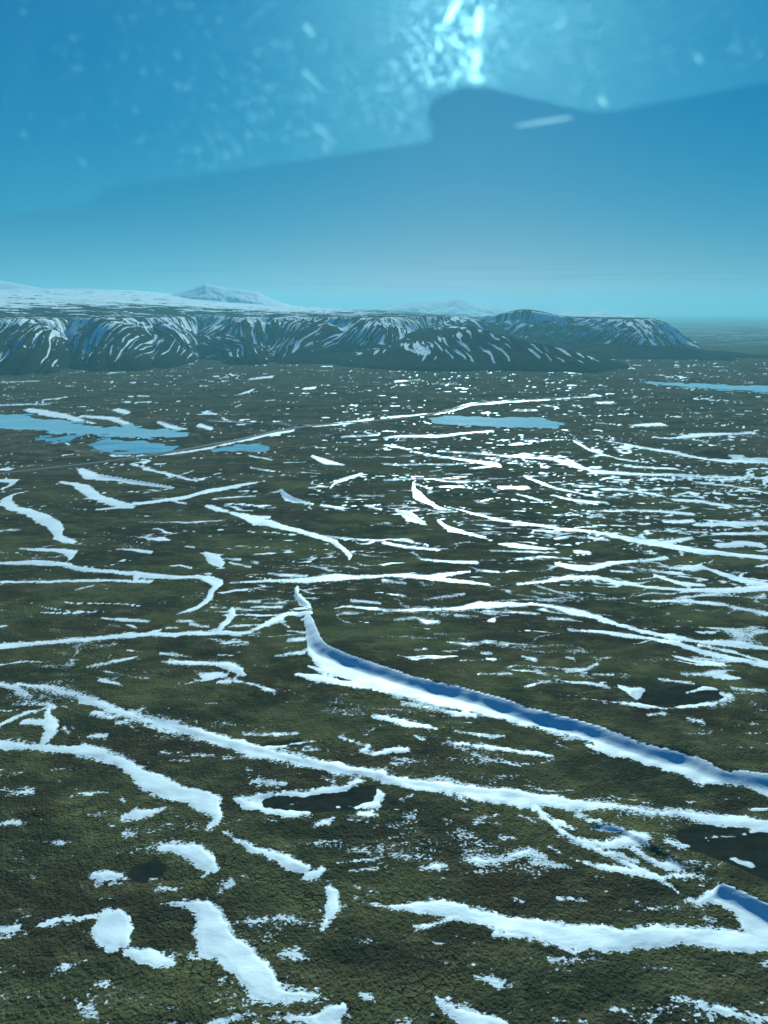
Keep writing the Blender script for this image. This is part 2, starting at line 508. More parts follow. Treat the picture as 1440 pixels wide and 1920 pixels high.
drift('thin bright snow streak under the winding ribbon at left', 7, '270,243,5 330,239,14 400,232,8')
drift(None, 7, '40,242,4 95,236,18 125,238,8'); drift(None, 7, '0,355,6 50,347,12 90,350,4'); drift(None, 7, '195,425,4 230,424,14 262,422,5')
drift('tapering chain of snow leading down from a hooked ribbon tip', 7, '840,385,8 880,410,10 950,445,24 1030,468,32 1090,497,48 1150,520,26')
drift('speckled knot of snow between two parts of a chain of patches', 7, '1150,545,24 1185,540,36 1205,525,16')
drift('upright narrow snow patch in the lower middle', 7, '1235,595,16 1250,625,46 1250,660,50 1235,695,46 1212,732,16')
drift(None, 7, '935,722,5 1000,712,10 1060,705,20 1115,708,6'); drift(None, 7, '1030,842,10 1100,840,32 1155,858,14')
drift('white rim of snow along the far and left shore of the dark oblong pond', 7, '1370,190,8 1335,192,34 1300,212,20 1210,226,24 1150,236,16 1050,240,14 960,250,18 900,262,14 880,258,8')
drift('white rim of snow along the far and left shore of the dark oblong pond', 7, '900,265,14 930,288,34 990,302,22 1060,308,16 1110,314,14 1180,308,6')
drift('white rim of snow along the right shore of the dark oblong pond', 7, '1415,215,10 1428,248,34 1410,276,28 1340,284,8 1265,284,7')
drift('small snow patch below the right end of the dark oblong pond', 7, '1185,347,14 1225,341,26 1255,328,8')
drift('tiny snow patch right below the corner of the dark oblong pond', 7, '1345,316,16 1380,315,24 1418,318,6')
drift('snow patch cut by the bottom edge left of the middle', 7, '1000,1078,6 1080,1082,18 1180,1082,34 1250,1062,54 1285,1045,30')
drift('snow patch cut by the bottom edge left of the middle', 7, '1180,1100,40 1260,1110,40')
drift(None, 7, '800,1100,20 860,1086,26 940,1075,8'); drift(None, 7, '1250,992,12 1280,993,12'); drift(None, 7, '1340,990,10 1400,1010,12')
drift(None, 7, '235,892,6 290,882,9 325,862,7'); drift(None, 7, '590,595,6 650,600,14 700,594,5'); drift(None, 7, '470,395,10 500,397,8')
drift(None, 7, '1260,500,6 1340,488,8 1440,472,8'); drift(None, 7, '1310,525,10 1420,518,8'); drift(None, 7, '1330,630,5 1390,650,12 1440,660,10')
drift('snow patch standing upright above the winding ribbon at far left', 5, '185,955,22 180,985,20 192,1030,46 186,1060,44 160,1092,20')
drift('thin snow branch slanting up from the left edge to a small fork', 5, '-40,1040,14 0,1022,16 60,990,16 120,970,14 190,955,14')
drift('thin snow branch slanting up from the left edge to a small fork', 5, '50,940,8 110,940,16 180,943,16 205,955,14')
drift(None, 5, '90,1005,8 150,1007,18 205,1005,14'); drift(None, 7, '330,24,6 370,18,11 400,20,4'); drift(None, 5, '240,1030,6 260,1060,5 300,1065,5')
drift(None, 5, '-60,862,14 0,868,16 60,882,16 95,908,12 120,912,8')
drift(None, 7, '915,12,10 1000,18,12 1110,14,10'); drift(None, 7, '985,62,5 1060,57,9 1130,45,7 1205,40,3'); drift(None, 7, '600,86,4 690,85,4'); drift(None, 7, '725,94,5 805,93,4')
drift('open ring of snow around a small dark hollow just above the long ribbon', 7, '1275,28,5 1340,50,14 1385,62,22 1350,82,10 1400,90,14 1440,85,16')
drift('open ring of snow around a small dark hollow just above the long ribbon', 8, '0,84,16 55,72,18 92,76,5')
drift(None, 7, '945,190,6 1010,194,10 1070,198,6')
# --- nearest ground, right
A_ = 'wide snow bank on the tall lava step, its upper side in blue shade'
drift(A_, 5, '1115,500,8 1112,530,18 1135,560,24 1168,578,8')
drift(A_, 5, '1152,612,24 1166,650,38 1172,690,44 1184,735,60 1235,780,84 1320,815,80 1440,854,78')
drift(A_, 6, '0,856,76 200,918,68 400,958,62 560,1000,52 700,1034,48 820,1068,54')
drift(A_, 8, '820,50,80 900,70,64 1000,100,64 1100,130,62 1180,156,74 1300,186,34 1400,195,40 1440,205,60 1600,230,60')
drift(A_, 8, '620,-5,14 700,5,16 780,20,30'); drift(A_, 8, '760,58,16 830,72,30 900,90,20')
drift(A_, 8, '1380,200,10 1410,230,24 1440,245,20')
drift('feathery snow skirt in front of the blue shaded bank', 6, '70,940,10 150,955,18 240,970,22 340,985,20')
drift('feathery snow skirt in front of the blue shaded bank', 5, '1110,830,14 1220,850,30 1340,870,34 1440,884,20')
drift(None, 5, '1030,762,8 1090,752,12 1140,745,16'); drift(None, 5, '1080,705,10 1140,700,14'); drift(None, 5, '1080,668,8 1150,672,16'); drift(None, 5, '1130,625,10 1160,620,14')
drift('snow patch below the blue shaded bank with a ragged right end', 6, '-40,985,12 0,997,20 80,1015,30 160,1025,24 205,1038,8')
drift(None, 6, '270,1045,8 360,1056,15 450,1060,6'); drift(None, 6, '120,1066,8 142,1076,15 165,1086,6')
drift(None, 8, '120,22,10 150,36,16'); drift('thin snow line above the long ribbon in the middle right', 8, '212,44,8 330,56,14 430,68,16 520,82,12 632,99,7')
drift(None, 8, '338,90,10 372,106,20 432,118,8'); drift(None, 8, '265,68,4 310,74,8'); drift(None, 8, '300,10,10 430,22,10'); drift(None, 8, '60,258,7 104,248,8')
B_ = 'narrow branching snow line running from the long ribbon to the lower right corner'
drift(B_, 8, '560,275,40 600,318,26 640,360,22 700,400,20 760,430,16 830,462,14 900,492,16 960,522,20 1040,560,24 1090,600,16 1130,630,14 1180,640,14 1230,617,24 1280,600,28 1340,606,16 1440,606,9')
drift(B_, 8, '610,315,16 680,362,26 722,372,10')
drift(B_, 8, '700,405,12 780,425,22 860,425,30 910,412,40 955,400,48 990,395,12'); drift(B_, 8, '780,370,8 870,368,22 905,388,20 935,405,40')
drift(B_, 8, '935,440,20 980,475,26 1030,500,26 1085,510,38 1130,520,16'); drift(B_, 8, '1060,545,14 1150,540,22 1205,553,6'); drift(B_, 8, '1040,560,16 1080,545,16')
drift(B_, 8, '620,440,6 700,480,14 780,505,18 860,520,14 960,535,20'); drift(None, 8, '845,458,8 950,492,10'); drift(None, 8, '715,322,12 760,320,8'); drift(None, 8, '770,342,6 810,339,5')
drift('snow patch left of the branching snow lines, low in the middle', 8, '295,478,14 360,490,34 440,488,30 500,465,24 545,452,22'); drift(None, 8, '560,495,14 640,505,18 715,520,14'); drift(None, 8, '500,450,10 560,460,16 600,478,14')
drift('small snow patch next to the left end of a larger one, low in the middle', 8, '140,520,8 200,512,30 258,514,10'); drift(None, 8, '-10,468,5 100,472,9 170,484,8')
C_ = 'broad speckled snow band sweeping across the bottom right'
drift(C_, 8, '-20,655,8 60,660,14 130,664,42 220,664,56 300,680,56'); drift(C_, 8, '120,745,10 200,722,24 280,700,30')
drift(C_, 8, '300,688,56 400,706,56 480,735,56 580,752,76 700,775,80 800,780,78 900,782,66 1000,772,62 1100,765,56 1200,780,72 1300,792,66 1400,795,60 1480,795,70')
drift(C_, 8, '420,770,16 520,775,24 600,785,20')
D_ = 'tilted snow field with a blue shaded corner at the right edge'
drift(D_, 8, '1240,642,10 1300,655,44 1360,690,96 1400,725,120 1450,760,140 1550,790,160')
drift(None, 8, '655,628,8 710,630,11 755,637,4'); drift('snow patch cut by the bottom edge right of the middle', 8, '200,1015,10 235,1035,42 300,1070,62 380,1092,50 470,1105,20')
drift(None, 8, '345,935,6 420,950,24 475,968,7'); drift(None, 8, '860,1045,8 940,1052,11'); drift('thin speckled snow streak in the bottom right corner', 8, '1090,1000,5 1180,1028,18 1260,1046,24 1330,1070,16 1400,1095,12')
drift(None, 8, '1370,880,5 1460,876,6'); drift(None, 8, '1068,420,12 1100,426,20 1145,434,6'); drift(None, 8, '1205,708,16 1245,712,8')
drift(None, 8, '435,398,7 492,400,5'); drift(None, 8, '220,334,7 255,341,8'); drift(None, 8, '900,1085,5 1000,1080,5'); drift(None, 8, '1320,620,10 1400,600,6'); drift(None, 8, '1310,1045,5 1440,1090,9')
drift(None, 8, '60,1085,8 110,1095,10'); drift(None, 8, '1180,1065,10 1240,1075,10'); drift(None, 8, '640,1085,10 760,1095,12')
# --- middle distance, left
drift(None, 5, '-20,103,8 60,103,12 35,122,14 0,136,10')
drift('snow filled stream bed winding down at the left edge below the road', 5, '100,145,6 50,155,10 25,168,22 20,185,20 50,205,16 110,220,18 160,242,24 200,266,26 222,294,24 215,315,18 255,330,16 280,336,12')
drift(None, 5, '75,358,5 160,362,10 235,367,14 275,378,24 262,398,14')
E_ = 'thin snow line from the left edge ending in an S shaped bend'
drift(E_, 5, '-80,408,9 0,411,9 120,412,14 240,418,15 290,434,12 380,443,12 500,452,16 560,461,16 660,465,13 740,465,15 790,476,28 820,490,38 795,515,28 785,545,26 740,580,22 665,606,6')
drift(E_, 5, '505,445,10 515,466,26')
drift('hair thin straight snow line at left under the S shaped one', 5, '-60,486,8 0,485,8 150,482,9 300,480,9 450,478,11 565,483,12')
F_ = 'long snow line in the left middle with a fork rising from it'
drift(F_, 5, '-80,735,22 0,725,24 100,715,18 250,705,18 400,692,18 560,680,18 650,680,18 800,673,20 900,680,16 960,664,18 1020,630,28 1080,602,22 1180,596,20 1272,580,7')
drift(F_, 5, '870,585,18 872,610,28 842,640,34 820,666,24'); drift(F_, 5, '800,664,10 880,650,10 980,645,8'); drift(F_, 5, '560,675,20 600,665,8'); drift(None, 5, '980,655,12 1060,630,6')
drift(None, 5, '790,578,8 850,579,9'); drift(None, 5, '380,620,4 460,626,13 558,630,9'); drift(None, 5, '665,629,7 718,630,8'); drift(None, 5, '712,640,10 782,652,7'); drift(None, 5, '625,655,8 665,655,6')
drift(None, 5, '285,515,5 350,499,6'); drift('boot shaped snow patch left of the blue shaded bank', 5, '605,782,6 700,785,17 800,790,19 860,800,34 900,820,28 922,830,6')
drift(None, 5, '820,856,12 880,855,13 940,864,8 1000,885,18 1030,895,6'); drift(None, 5, '330,802,5 420,786,13 512,765,6'); drift(None, 5, '160,800,4 270,797,3'); drift(None, 5, '600,750,4 660,755,9 720,765,3')
drift(None, 5, '440,360,5 500,363,9 568,372,11'); drift(None, 5, '555,322,6 610,320,18 635,326,5'); drift('snow patch alone on the dark heath, left middle, with a thin tail', 5, '768,374,10 800,395,38 832,416,26'); drift(None, 5, '840,398,6 900,400,10'); drift(None, 5, '860,410,8 940,428,8')
drift('snow ribbon rising to the right from a bend, left middle under the road', 5, '225,108,5 280,116,12 318,135,22 360,165,20 410,182,20 490,200,14')
drift('snow ribbon rising to the right from a bend, left middle under the road', 5, '490,192,10 600,181,14 700,165,18 760,146,18 850,130,14 920,118,12 992,107,5'); drift(None, 5, '620,170,8 700,190,6'); drift(None, 5, '360,212,6 440,205,9 500,205,8')
drift('blue shaded thin snow bank under the road at left', 5, '312,62,8 335,85,22 375,92,18 440,100,9 540,112,14 650,130,8')
drift('snow line dropping right in a hook, middle of the picture', 5, '772,198,8 820,212,17 860,220,8 920,236,24 960,256,32 1010,262,24 1050,277,20 1120,291,19 1200,316,18 1260,336,18 1290,360,20 1312,386,22 1310,400,8')
drift(None, 5, '915,235,14 1010,240,14'); drift(None, 5, '1215,312,7 1330,325,8 1440,328,12'); drift(None, 6, '-4,336,14 80,350,14 180,361,12 240,358,5')
drift('small crescent snow bank with a blue edge, upper middle', 5, '1005,150,5 1052,139,10 1080,165,28 1120,180,18 1172,190,10'); drift(None, 5, '1240,130,10 1262,107,18 1320,90,14 1355,80,14'); drift(None, 5, '1170,12,10 1220,35,16 1280,42,10')
G_ = 'snow strip across the centre above the mossy rise'
drift(G_, 5, '860,486,5 1000,480,10 1150,476,28 1270,466,34 1330,466,20 1440,462,12'); drift(G_, 6, '0,460,12 150,464,22 250,455,15 322,446,7'); drift(G_, 6, '150,470,16 300,481,19 392,493,11'); drift(None, 5, '1005,450,6 1070,458,14 1150,462,14')
drift(None, 5, '905,560,7 978,557,8'); drift(None, 5, '942,578,7 1055,580,14'); drift(None, 5, '1318,552,10 1425,562,8'); drift(None, 5, '540,150,4 655,128,4'); drift(None, 5, '490,40,6 600,72,8 740,105,6'); drift(None, 5, '1340,160,5 1440,160,6'); drift(None, 5, '1370,198,8 1430,212,10')
drift(None, 5, '1205,195,10 1285,208,14'); drift(None, 5, '800,172,8 880,165,8 960,160,4'); drift(None, 5, '525,258,4 700,262,5 850,252,4'); drift(None, 5, '700,350,8 730,352,8'); drift(None, 5, '0,290,6 80,284,6')
H_ = 'long double snow line curving from the centre to the right edge'
drift(H_, 5, '1280,575,7 1440,588,12'); drift(H_, 6, '-4,590,13 180,590,18 290,582,20 360,568,30 440,567,22 560,567,15 640,578,16 700,595,34 760,605,24 820,625,22 880,645,16 960,665,16 1100,695,18 1200,710,16 1330,720,28 1440,734,12 1560,745,14')
drift(H_, 6, '1180,722,8 1300,745,16 1380,770,14 1440,790,10 1500,800,10')
drift('lower long snow line joining the right edge under the double one', 6, '690,666,6 800,672,13 900,680,19 1000,695,15 1100,715,18 1200,748,24 1300,770,22 1400,790,20 1500,815,20')
drift(None, 6, '270,610,9 350,612,5'); drift(None, 6, '370,592,10 540,600,12 585,606,4'); drift(None, 6, '615,620,9 700,628,13 745,633,4')
drift('upper long snow line curving to the right edge in the middle distance', 6, '225,198,5 330,225,12 450,255,12 560,267,15 680,286,16 800,298,14 900,320,20 1040,342,28 1180,368,28 1300,380,19 1440,393,18 1560,400,18'); drift(None, 6, '1040,336,16 1155,318,10')
drift('snow wedge with a dark left edge, upper middle right', 6, '45,215,8 95,240,44 160,270,8'); drift('curled snow bank ending in a thin tail, upper middle right', 6, '110,108,8 112,135,22 125,158,46 165,182,24 210,207,18 245,213,5'); drift(None, 6, '110,112,8 175,136,10'); drift(None, 6, '205,255,16 245,285,30 320,300,16 400,326,7')
drift(None, 6, '430,342,8 500,350,28 560,356,22 645,358,6'); drift(None, 6, '395,366,6 570,371,9'); drift('smooth snow patch where streaks crowd together, right middle', 6, '648,416,18 715,430,28 780,430,22 850,412,18 950,405,6'); drift(None, 6, '850,440,10 930,445,10')
I_ = 'snow strip with a humped middle reaching the right edge'
drift(I_, 6, '500,492,10 600,482,13 700,466,18 800,468,20 900,490,14 1000,505,13 1150,515,14 1300,515,20 1440,505,22 1560,500,20'); drift(None, 6, '560,496,8 680,530,8 745,546,6')
drift('wedge of snow widening towards the right edge, middle distance', 6, '1205,430,8 1300,465,28 1380,485,28 1500,505,26'); drift(None, 6, '960,405,6 1060,394,15'); drift(None, 6, '1030,425,7 1150,436,18 1210,430,6')
drift(None, 6, '1015,555,8 1150,560,12 1270,570,14 1360,590,14 1440,602,18'); drift(None, 6, '150,551,4 220,542,9 302,529,9'); drift('paw shaped small snow patch in the middle right', 6, '40,626,6 120,618,11 160,632,22 205,630,12')
drift('small arched snow patch on the mossy rise above the blue shaded bank', 6, '235,710,6 310,717,15 380,708,11 465,719,5'); drift(None, 6, '520,762,8 562,772,20'); drift(None, 6, '680,766,6 712,776,18'); drift(None, 6, '368,750,12 400,752,8'); drift(None, 6, '190,678,7 235,679,6')
drift(None, 6, '385,772,8 415,775,8'); drift(None, 6, '290,780,5 370,777,4'); drift(None, 6, '105,832,4 240,829,4'); drift(None, 6, '355,828,5 480,830,5')
J_ = 'curved snow rim around the dark pond at right'
drift(J_, 6, '890,880,16 930,900,38 975,890,10'); drift(J_, 6, '740,918,3 900,935,12 960,947,15 1050,955,10 1180,945,12 1270,932,14 1298,912,18 1260,906,8'); drift(J_, 6, '1135,902,6 1200,885,16 1245,890,6')
drift(None, 6, '668,858,8 760,865,17 835,875,6'); drift(None, 6, '605,930,7 665,921,5'); drift(None, 6, '1030,848,7 1160,862,7'); drift('ragged snow patch above the right hand pond', 6, '1120,826,5 1200,832,12 1260,835,30 1335,846,8'); drift(None, 6, '1305,884,12 1430,894,7'); drift(None, 6, '990,980,5 1060,974,5')
drift('small lone snow patch below the right hand pond', 6, '1140,998,12 1190,1010,18'); drift(None, 6, '785,830,9 860,832,6'); drift(None, 6, '1210,822,6 1280,820,10'); drift(None, 6, '-4,478,16 80,490,8'); drift(None, 6, '50,530,12 72,535,8'); drift(None, 6, '350,438,10 430,448,10')
drift(None, 6, '140,400,10 250,408,12 350,412,14'); drift(None, 6, '530,392,8 700,396,8'); drift(None, 6, '720,370,20 770,372,14'); drift(None, 6, '640,322,10 700,312,8 840,328,10'); drift(None, 6, '560,290,10 660,296,8')
drift(None, 6, '530,88,16 590,112,20 640,130,12 800,165,10'); drift(None, 6, '640,160,10 720,180,14 840,190,10'); drift(None, 6, '430,128,16 540,130,16'); drift(None, 6, '500,155,12 590,178,12'); drift(None, 6, '800,218,6 980,215,10 1160,228,12')
drift(None, 6, '1050,258,12 1160,252,12'); drift(None, 6, '1160,270,10 1300,265,14 1440,264,10'); drift(None, 6, '1230,305,8 1440,298,12'); drift(None, 6, '1250,350,14 1340,340,20 1420,345,20'); drift(None, 6, '840,135,8 960,145,10 1050,160,12')
drift(None, 6, '1080,175,10 1180,180,12 1300,200,14'); drift(None, 6, '1160,108,8 1300,122,10 1440,150,10'); drift(None, 6, '900,50,10 1100,60,10'); drift(None, 6, '1020,460,20 1120,490,24 1200,495,10'); drift(None, 6, '1300,10,12 1440,25,24')
drift(None, 6, '0,40,8 260,42,6 430,28,6'); drift(None, 6, '150,5,8 260,20,10 430,45,24'); drift(None, 6, '700,30,20 780,68,18 1000,80,10 1200,88,8 1440,95,8'); drift(None, 6, '480,10,8 620,18,10 720,40,16'); drift(None, 6, '320,60,6 430,45,12'); drift(None, 6, '0,100,6 250,95,6')
# --- far plain
drift(None, 2, '0,682,8 60,676,9 200,676,13 300,666,9 408,657,9'); drift(None, 2, '50,715,6 120,736,9 205,749,6'); drift(None, 2, '720,700,22 770,728,20 880,762,10 985,775,6'); drift(None, 2, '830,694,6 950,715,11 1100,740,13 1230,765,15 1440,775,12')
drift(None, 2, '1105,680,9 1200,671,13 1395,662,5'); drift(None, 2, '1180,690,8 1240,710,9 1300,727,4'); drift(None, 2, '200,733,8 420,746,8 620,762,12 700,785,18 780,805,12'); drift(None, 2, '925,637,7 1050,632,14'); drift(None, 2, '1010,680,8 1080,688,8')
drift(None, 2, '40,472,8 135,464,5'); drift(None, 2, '180,478,4 280,480,3'); drift(None, 2, '500,580,7 575,579,8'); drift(None, 2, '800,552,10 865,548,8'); drift(None, 2, '590,558,6 650,566,8')
drift(None, 1, '160,540,6 255,530,7'); drift(None, 1, '935,462,7 1022,454,9'); drift(None, 1, '880,523,5 930,510,12 950,500,10'); drift(None, 1, '1140,498,12 1180,495,12'); drift(None, 1, '-10,560,5 190,556,5'); drift(None, 1, '590,622,6 640,640,12 700,650,6')
drift(None, 1, '745,632,12 795,650,10'); drift(None, 1, '780,616,5 950,627,6'); drift(None, 1, '1050,632,5 1200,638,6 1380,612,8'); drift(None, 1, '430,575,9 480,590,11'); drift(None, 1, '1280,680,6 1420,672,9'); drift(None, 1, '1170,750,10 1230,770,14 1290,785,8')
drift(None, 1, '930,748,5 1020,765,6'); drift(None, 1, '940,795,5 1030,808,5'); drift(None, 1, '100,575,9 200,592,13 260,605,10 330,625,9 370,640,5'); drift(None, 1, '300,600,7 420,610,12 500,640,7'); drift(None, 1, '500,775,6 560,770,10'); drift(None, 1, '540,800,6 620,812,8 640,830,6 725,806,6')
drift(None, 1, '300,800,10 340,825,26 380,835,12'); drift(None, 1, '0,800,14 40,800,10'); drift(None, 1, '250,440,5 320,432,6'); drift(None, 1, '0,474,5 160,468,4')
drift('bank of snow ploughed along the near side of the road', 1, '420,752,5 600,747,8 700,735,10 800,718,12 900,695,14 1000,672,14 1100,655,12')
drift('bank of snow ploughed along the near side of the road', 1, '1170,640,6 1300,630,8 1400,612,10'); drift('snow strip beside the far stretch of the road', 2, '-10,608,8 100,600,8 200,590,9 260,576,11 330,556,14 460,546,10 600,540,6 815,524,6')

# the countless thin streaks of the far plain
rn = fbm(X / 95 + fbm(X / 160, Y / 130, 2, 91) * 1.2, Y / 15 + fbm(X / 90, Y / 90, 2, 92) * 2.2, 4, 51, 0.6)
region = np.exp(-((RR - 1250) / 700) ** 2) * sstep(-0.12, 0.25, AA)
dens = 0.035 + 0.015 * region + 0.04 * sstep(600, 1000, RR) - 0.03 * sstep(1500, 2600, RR) - 0.03 * sstep(0.1, -0.4, AA)
dens = dens + (0.07 + 0.10 * sstep(1200, 2200, RR)) * fbm(X / 420, Y / 420, 2, 66) - 0.025 * sstep(1200, 2200, RR) - 0.12 * (1 - sstep(360, 680, RR))
sf = (rn - (0.43 - dens)) * 24.0
wx = fbm(X / 120, Y / 80, 3, 261) * 0.9; wy = fbm(X / 150, Y / 60, 3, 262) * 1.3
for k_, (lx, ly) in enumerate(((230.0, 52.0), (150.0, 30.0), (420.0, 95.0), (700.0, 150.0), (480.0, 110.0), (900.0, 210.0))):
    v1 = np.abs(perlin(X / lx + wx, Y / ly + X / (lx * 3.5) + wy, 271 + k_))
    there = fbm(X / 210, Y / 110, 2, 281 + k_) + 0.28 * region + 0.20 * sstep(500, 1100, RR) - (0.12 if k_ < 3 else -0.02) * sstep(1300, 2400, RR) - (0.36 if k_ < 3 else 0.34 + 0.6 * (1 - sstep(900, 1500, RR))) - 0.08 * sstep(0.1, -0.4, AA) + 0.12 * (k_ == 1) - 0.45 * (1 - sstep(420, 800, RR))
    wv_ = np.clip(there, -0.3, 0.35) * 0.20
    sf = np.maximum(sf, (wv_ - v1) * ly * 0.42)
sf = np.where((np.abs(AA) < 0.76) & (RR < 6500), sf, -50)
sf = (sf - 0.6 * sstep(700, 1500, RR)) * (0.7 + RR / 2500)
m = sf > S
OWN = np.where(m, -1, OWN); S = np.where(m, sf, S)

STEEP = np.zeros(X.shape)
LIM = np.full(X.shape, 99.0)          # no snow on the brink of the tall steps
for w, hgt, run, back in SCARPS:
    if hgt < 3.3: continue
    xs = [p[0] for p in w]; ys = [p[1] for p in w]
    m = (X > min(xs) - 20) & (X < max(xs) + 20) & (Y > min(ys) - 20) & (Y < max(ys) + 40)
    px = X[m]; py = Y[m]
    d, sgn, al = seg_dist(px, py, w)
    sd = d * sgn + fbm(px / 38, py / 38, 3, 77, 0.4) * run * 0.20
    k = sstep(0.0, 0.06, al) * (1 - sstep(0.94, 1.0, al)) * (1 - sstep(16, 24, sd)) * sstep(-1.0, -0.2, sd)
    lim = np.where(k > 0, -0.6 - np.maximum(sd, 0) * 2.2 + (1 - k) * 12, 99)
    LIM[m] = np.minimum(LIM[m], lim)
    STEEP[m] = np.maximum(STEEP[m], sstep(-run * 1.4, -run * 0.9, sd) * (1 - sstep(1.0, 3.0, sd)))

# ponds and lakes: where they lie the heath is wet, bare and level
WET = np.zeros(X.shape)
WATER = np.full(X.shape, -1e3); WOWN = np.full(X.shape, -1)
LEVEL = BASE.copy()
def pool(idx, pts, is_lake=False):
    global S
    sl, d = stroke_field(pts, margin=25)
    gx, gy = ground_at([p[0] for p in pts], [p[1] for p in pts])
    lev = float(np.mean(base_h(gx, gy))) - 0.3
    nz = fbm(X[sl] / 40, Y[sl] / 25, 3, 5) * (6.0 if is_lake else 1.5)
    dd = d + nz
    w = sstep(-2.0, 1.5, dd) if not is_lake else sstep(-22, -3, dd)
    BASE[sl] = BASE[sl] * (1 - w) + lev * w
    if is_lake:
        cur = WATER[sl]; m = dd > cur
        WOWN[sl] = np.where(m, idx, WOWN[sl]); WATER[sl] = np.where(m, dd, cur)
        LEVEL[sl] = np.where(dd > -22, lev, LEVEL[sl])
        S[sl] = np.where(dd > -4, -50, S[sl])
    else:
        WET[sl] = np.maximum(WET[sl], sstep(-1.0, 0.6, dd))
POND1 = [(478, 1508, 14), (540, 1506, 30), (600, 1503, 36), (660, 1497, 38), (698, 1490, 30)]
pool(-1, POND1)
pool(-1, [(1200, 1308, 20), (1240, 1310, 30), (1290, 1306, 34), (1340, 1302, 26)])
pool(-1, [(1290, 1575, 30), (1360, 1590, 60), (1440, 1605, 80), (1560, 1620, 80)])
pool(-1, [(255, 1640, 24), (280, 1635, 34), (300, 1633, 20)])
pool(-1, [(500, 1397, 8), (560, 1392, 12)])
pool(0, [(812, 789, 9), (850, 789, 15), (900, 791, 19), (980, 792, 18), (1030, 794, 13), (1055, 796, 6)], True)
pool(1, [(-60, 786, 18), (0, 790, 20), (70, 795, 14), (150, 803, 10), (230, 808, 12), (300, 813, 9), (350, 815, 5)], True)
pool(2, [(190, 829, 14), (230, 836, 18), (260, 838, 18), (300, 840, 14), (330, 838, 8)], True)
pool(3, [(405, 843, 5), (440, 840, 12), (480, 838, 12), (500, 841, 6)], True)
pool(4, [(75, 821, 5), (100, 823, 8), (135, 824, 5)], True)
pool(5, [(1215, 718, 3), (1260, 721, 5), (1320, 724, 8), (1400, 727, 9), (1500, 730, 12)], True)

# tan grassland round the lakes and on the flats below the hills
TAN = sstep(1400, 2400, RR) * 0.8 + 0.6 * np.exp(-(((X + 700) / 500) ** 2 + ((Y - 1750) / 350) ** 2))
TAN = np.clip(TAN + sstep(-30, -4, WATER) * 0.6, 0, 1)
WETG = np.clip(WET, 0, 1)

# tussocks and lava blocks as true relief, coarser with distance
sp = np.maximum(RR * math.radians(0.09), np.gradient(rr)[:, None])
def octv(wl, amp, seed, f=perlin):
    k = 1 - sstep(wl / 3.2, wl / 1.5, sp)
    out = np.zeros(X.shape)
    mm = k > 0
    out[mm] = f(X[mm] / wl, Y[mm] / wl, seed) * k[mm] * amp
    return out
BASE += octv(12, 0.30, 103) + octv(30, 0.35, 104) + octv(80, 0.5, 105)
HUM = octv(1.6, 0.36, 100) + octv(2.7, 0.28, 101) + octv(5.5, 0.22, 102)
HUM += np.where(sp > 1.0, (_hash(np.floor(X / np.maximum(sp * 0.8, 2.5).round()), np.floor(Y / np.maximum(sp, 4).round()), 8) / 4294967296.0 - 0.5) * 0.34, 0)
quiet = 1 - 0.8 * sstep(3.0, 7.0, S)
HUM = HUM * quiet * (1 - 0.93 * WETG) * (1 - sstep(-12, -2, WATER) * 0.9)
HUM -= 0.9 * sstep(-1, 6, WATER)
GZ = BASE + HUM
rag = octv(4.5, 0.9, 183) + fbm(X / 24, Y / 11, 3, 184) * 2.2 * (1 - sstep(500, 1000, RR)) + (fbm(X / 12, Y / 6, 3, 171, 0.6) * 0.9 + fbm(X / 42, Y / 17, 2, 173) * 0.8) * (0.55 + np.minimum(RR, 4000) / 2200)
SR = np.minimum(S + np.where(S > -9, rag, 0), LIM + 0.3 * rag)
FEA = 0.9 + (0.7 + 0.4 * (1 - sstep(420, 620, RR)) + 3.2 * sstep(0.0, 0.40, fbm(X / 110, Y / 50, 3, 175))) * (1 - sstep(480, 1000, RR)) + np.minimum(RR, 4000) / 1700
FEA *= 1 - 0.8 * WETG
SNZ = np.clip((SR - np.where(OWN >= 0, 0.34, 0.6) * FEA) * 0.12, -0.6, 0.17) + fbm(X / 9, Y / 9, 2, 71) * 0.06 * sstep(0, 3, SR)
SNZ = SNZ * (1 - STEEP) + STEEP * np.clip(SR * 0.5, -0.6, 0.08)
HUM = HUM * (1 - 0.9 * sstep(-0.25, 0.35, SR / FEA))
GZ = BASE + HUM
SNZ = BASE + SNZ

verts = np.stack([X, Y, GZ], -1).reshape(-1, 3)
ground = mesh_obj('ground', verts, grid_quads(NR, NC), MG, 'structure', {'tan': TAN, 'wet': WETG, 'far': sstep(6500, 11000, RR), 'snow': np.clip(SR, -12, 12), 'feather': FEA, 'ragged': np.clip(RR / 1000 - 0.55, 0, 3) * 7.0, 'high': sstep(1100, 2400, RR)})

# --- snow: drifts one can tell apart are things, the countless small streaks one mass
Q = grid_quads(NR, NC)
Sf = np.minimum(S, LIM).ravel(); Of = OWN.ravel()
HF = (SNZ - GZ).ravel()
keep = (HF[Q].max(1) > -0.02) & (SR.ravel()[Q].max(1) > 0)
Qk = Q[keep]
own = Of[Qk]
pick = np.argmax(Sf[Qk], 1)
own = own[np.arange(len(own)), pick]
sv = np.stack([X, Y, SNZ], -1).reshape(-1, 3)
def submesh(name, q):
    used, inv = np.unique(q, return_inverse=True)
    return used, inv.reshape(q.shape)
def pieces(q):
    used, inv = np.unique(q, return_inverse=True); inv = inv.reshape(q.shape)
    par = list(range(len(used)))
    def find(a):
        while par[a] != a:
            par[a] = par[par[a]]; a = par[a]
        return a
    for a, b, c, d in inv.tolist():
        r = find(a)
        for k in (b, c, d):
            e = find(k)
            if e != r: par[e] = r
    return np.array([find(a) for a in inv[:, 0].tolist()])
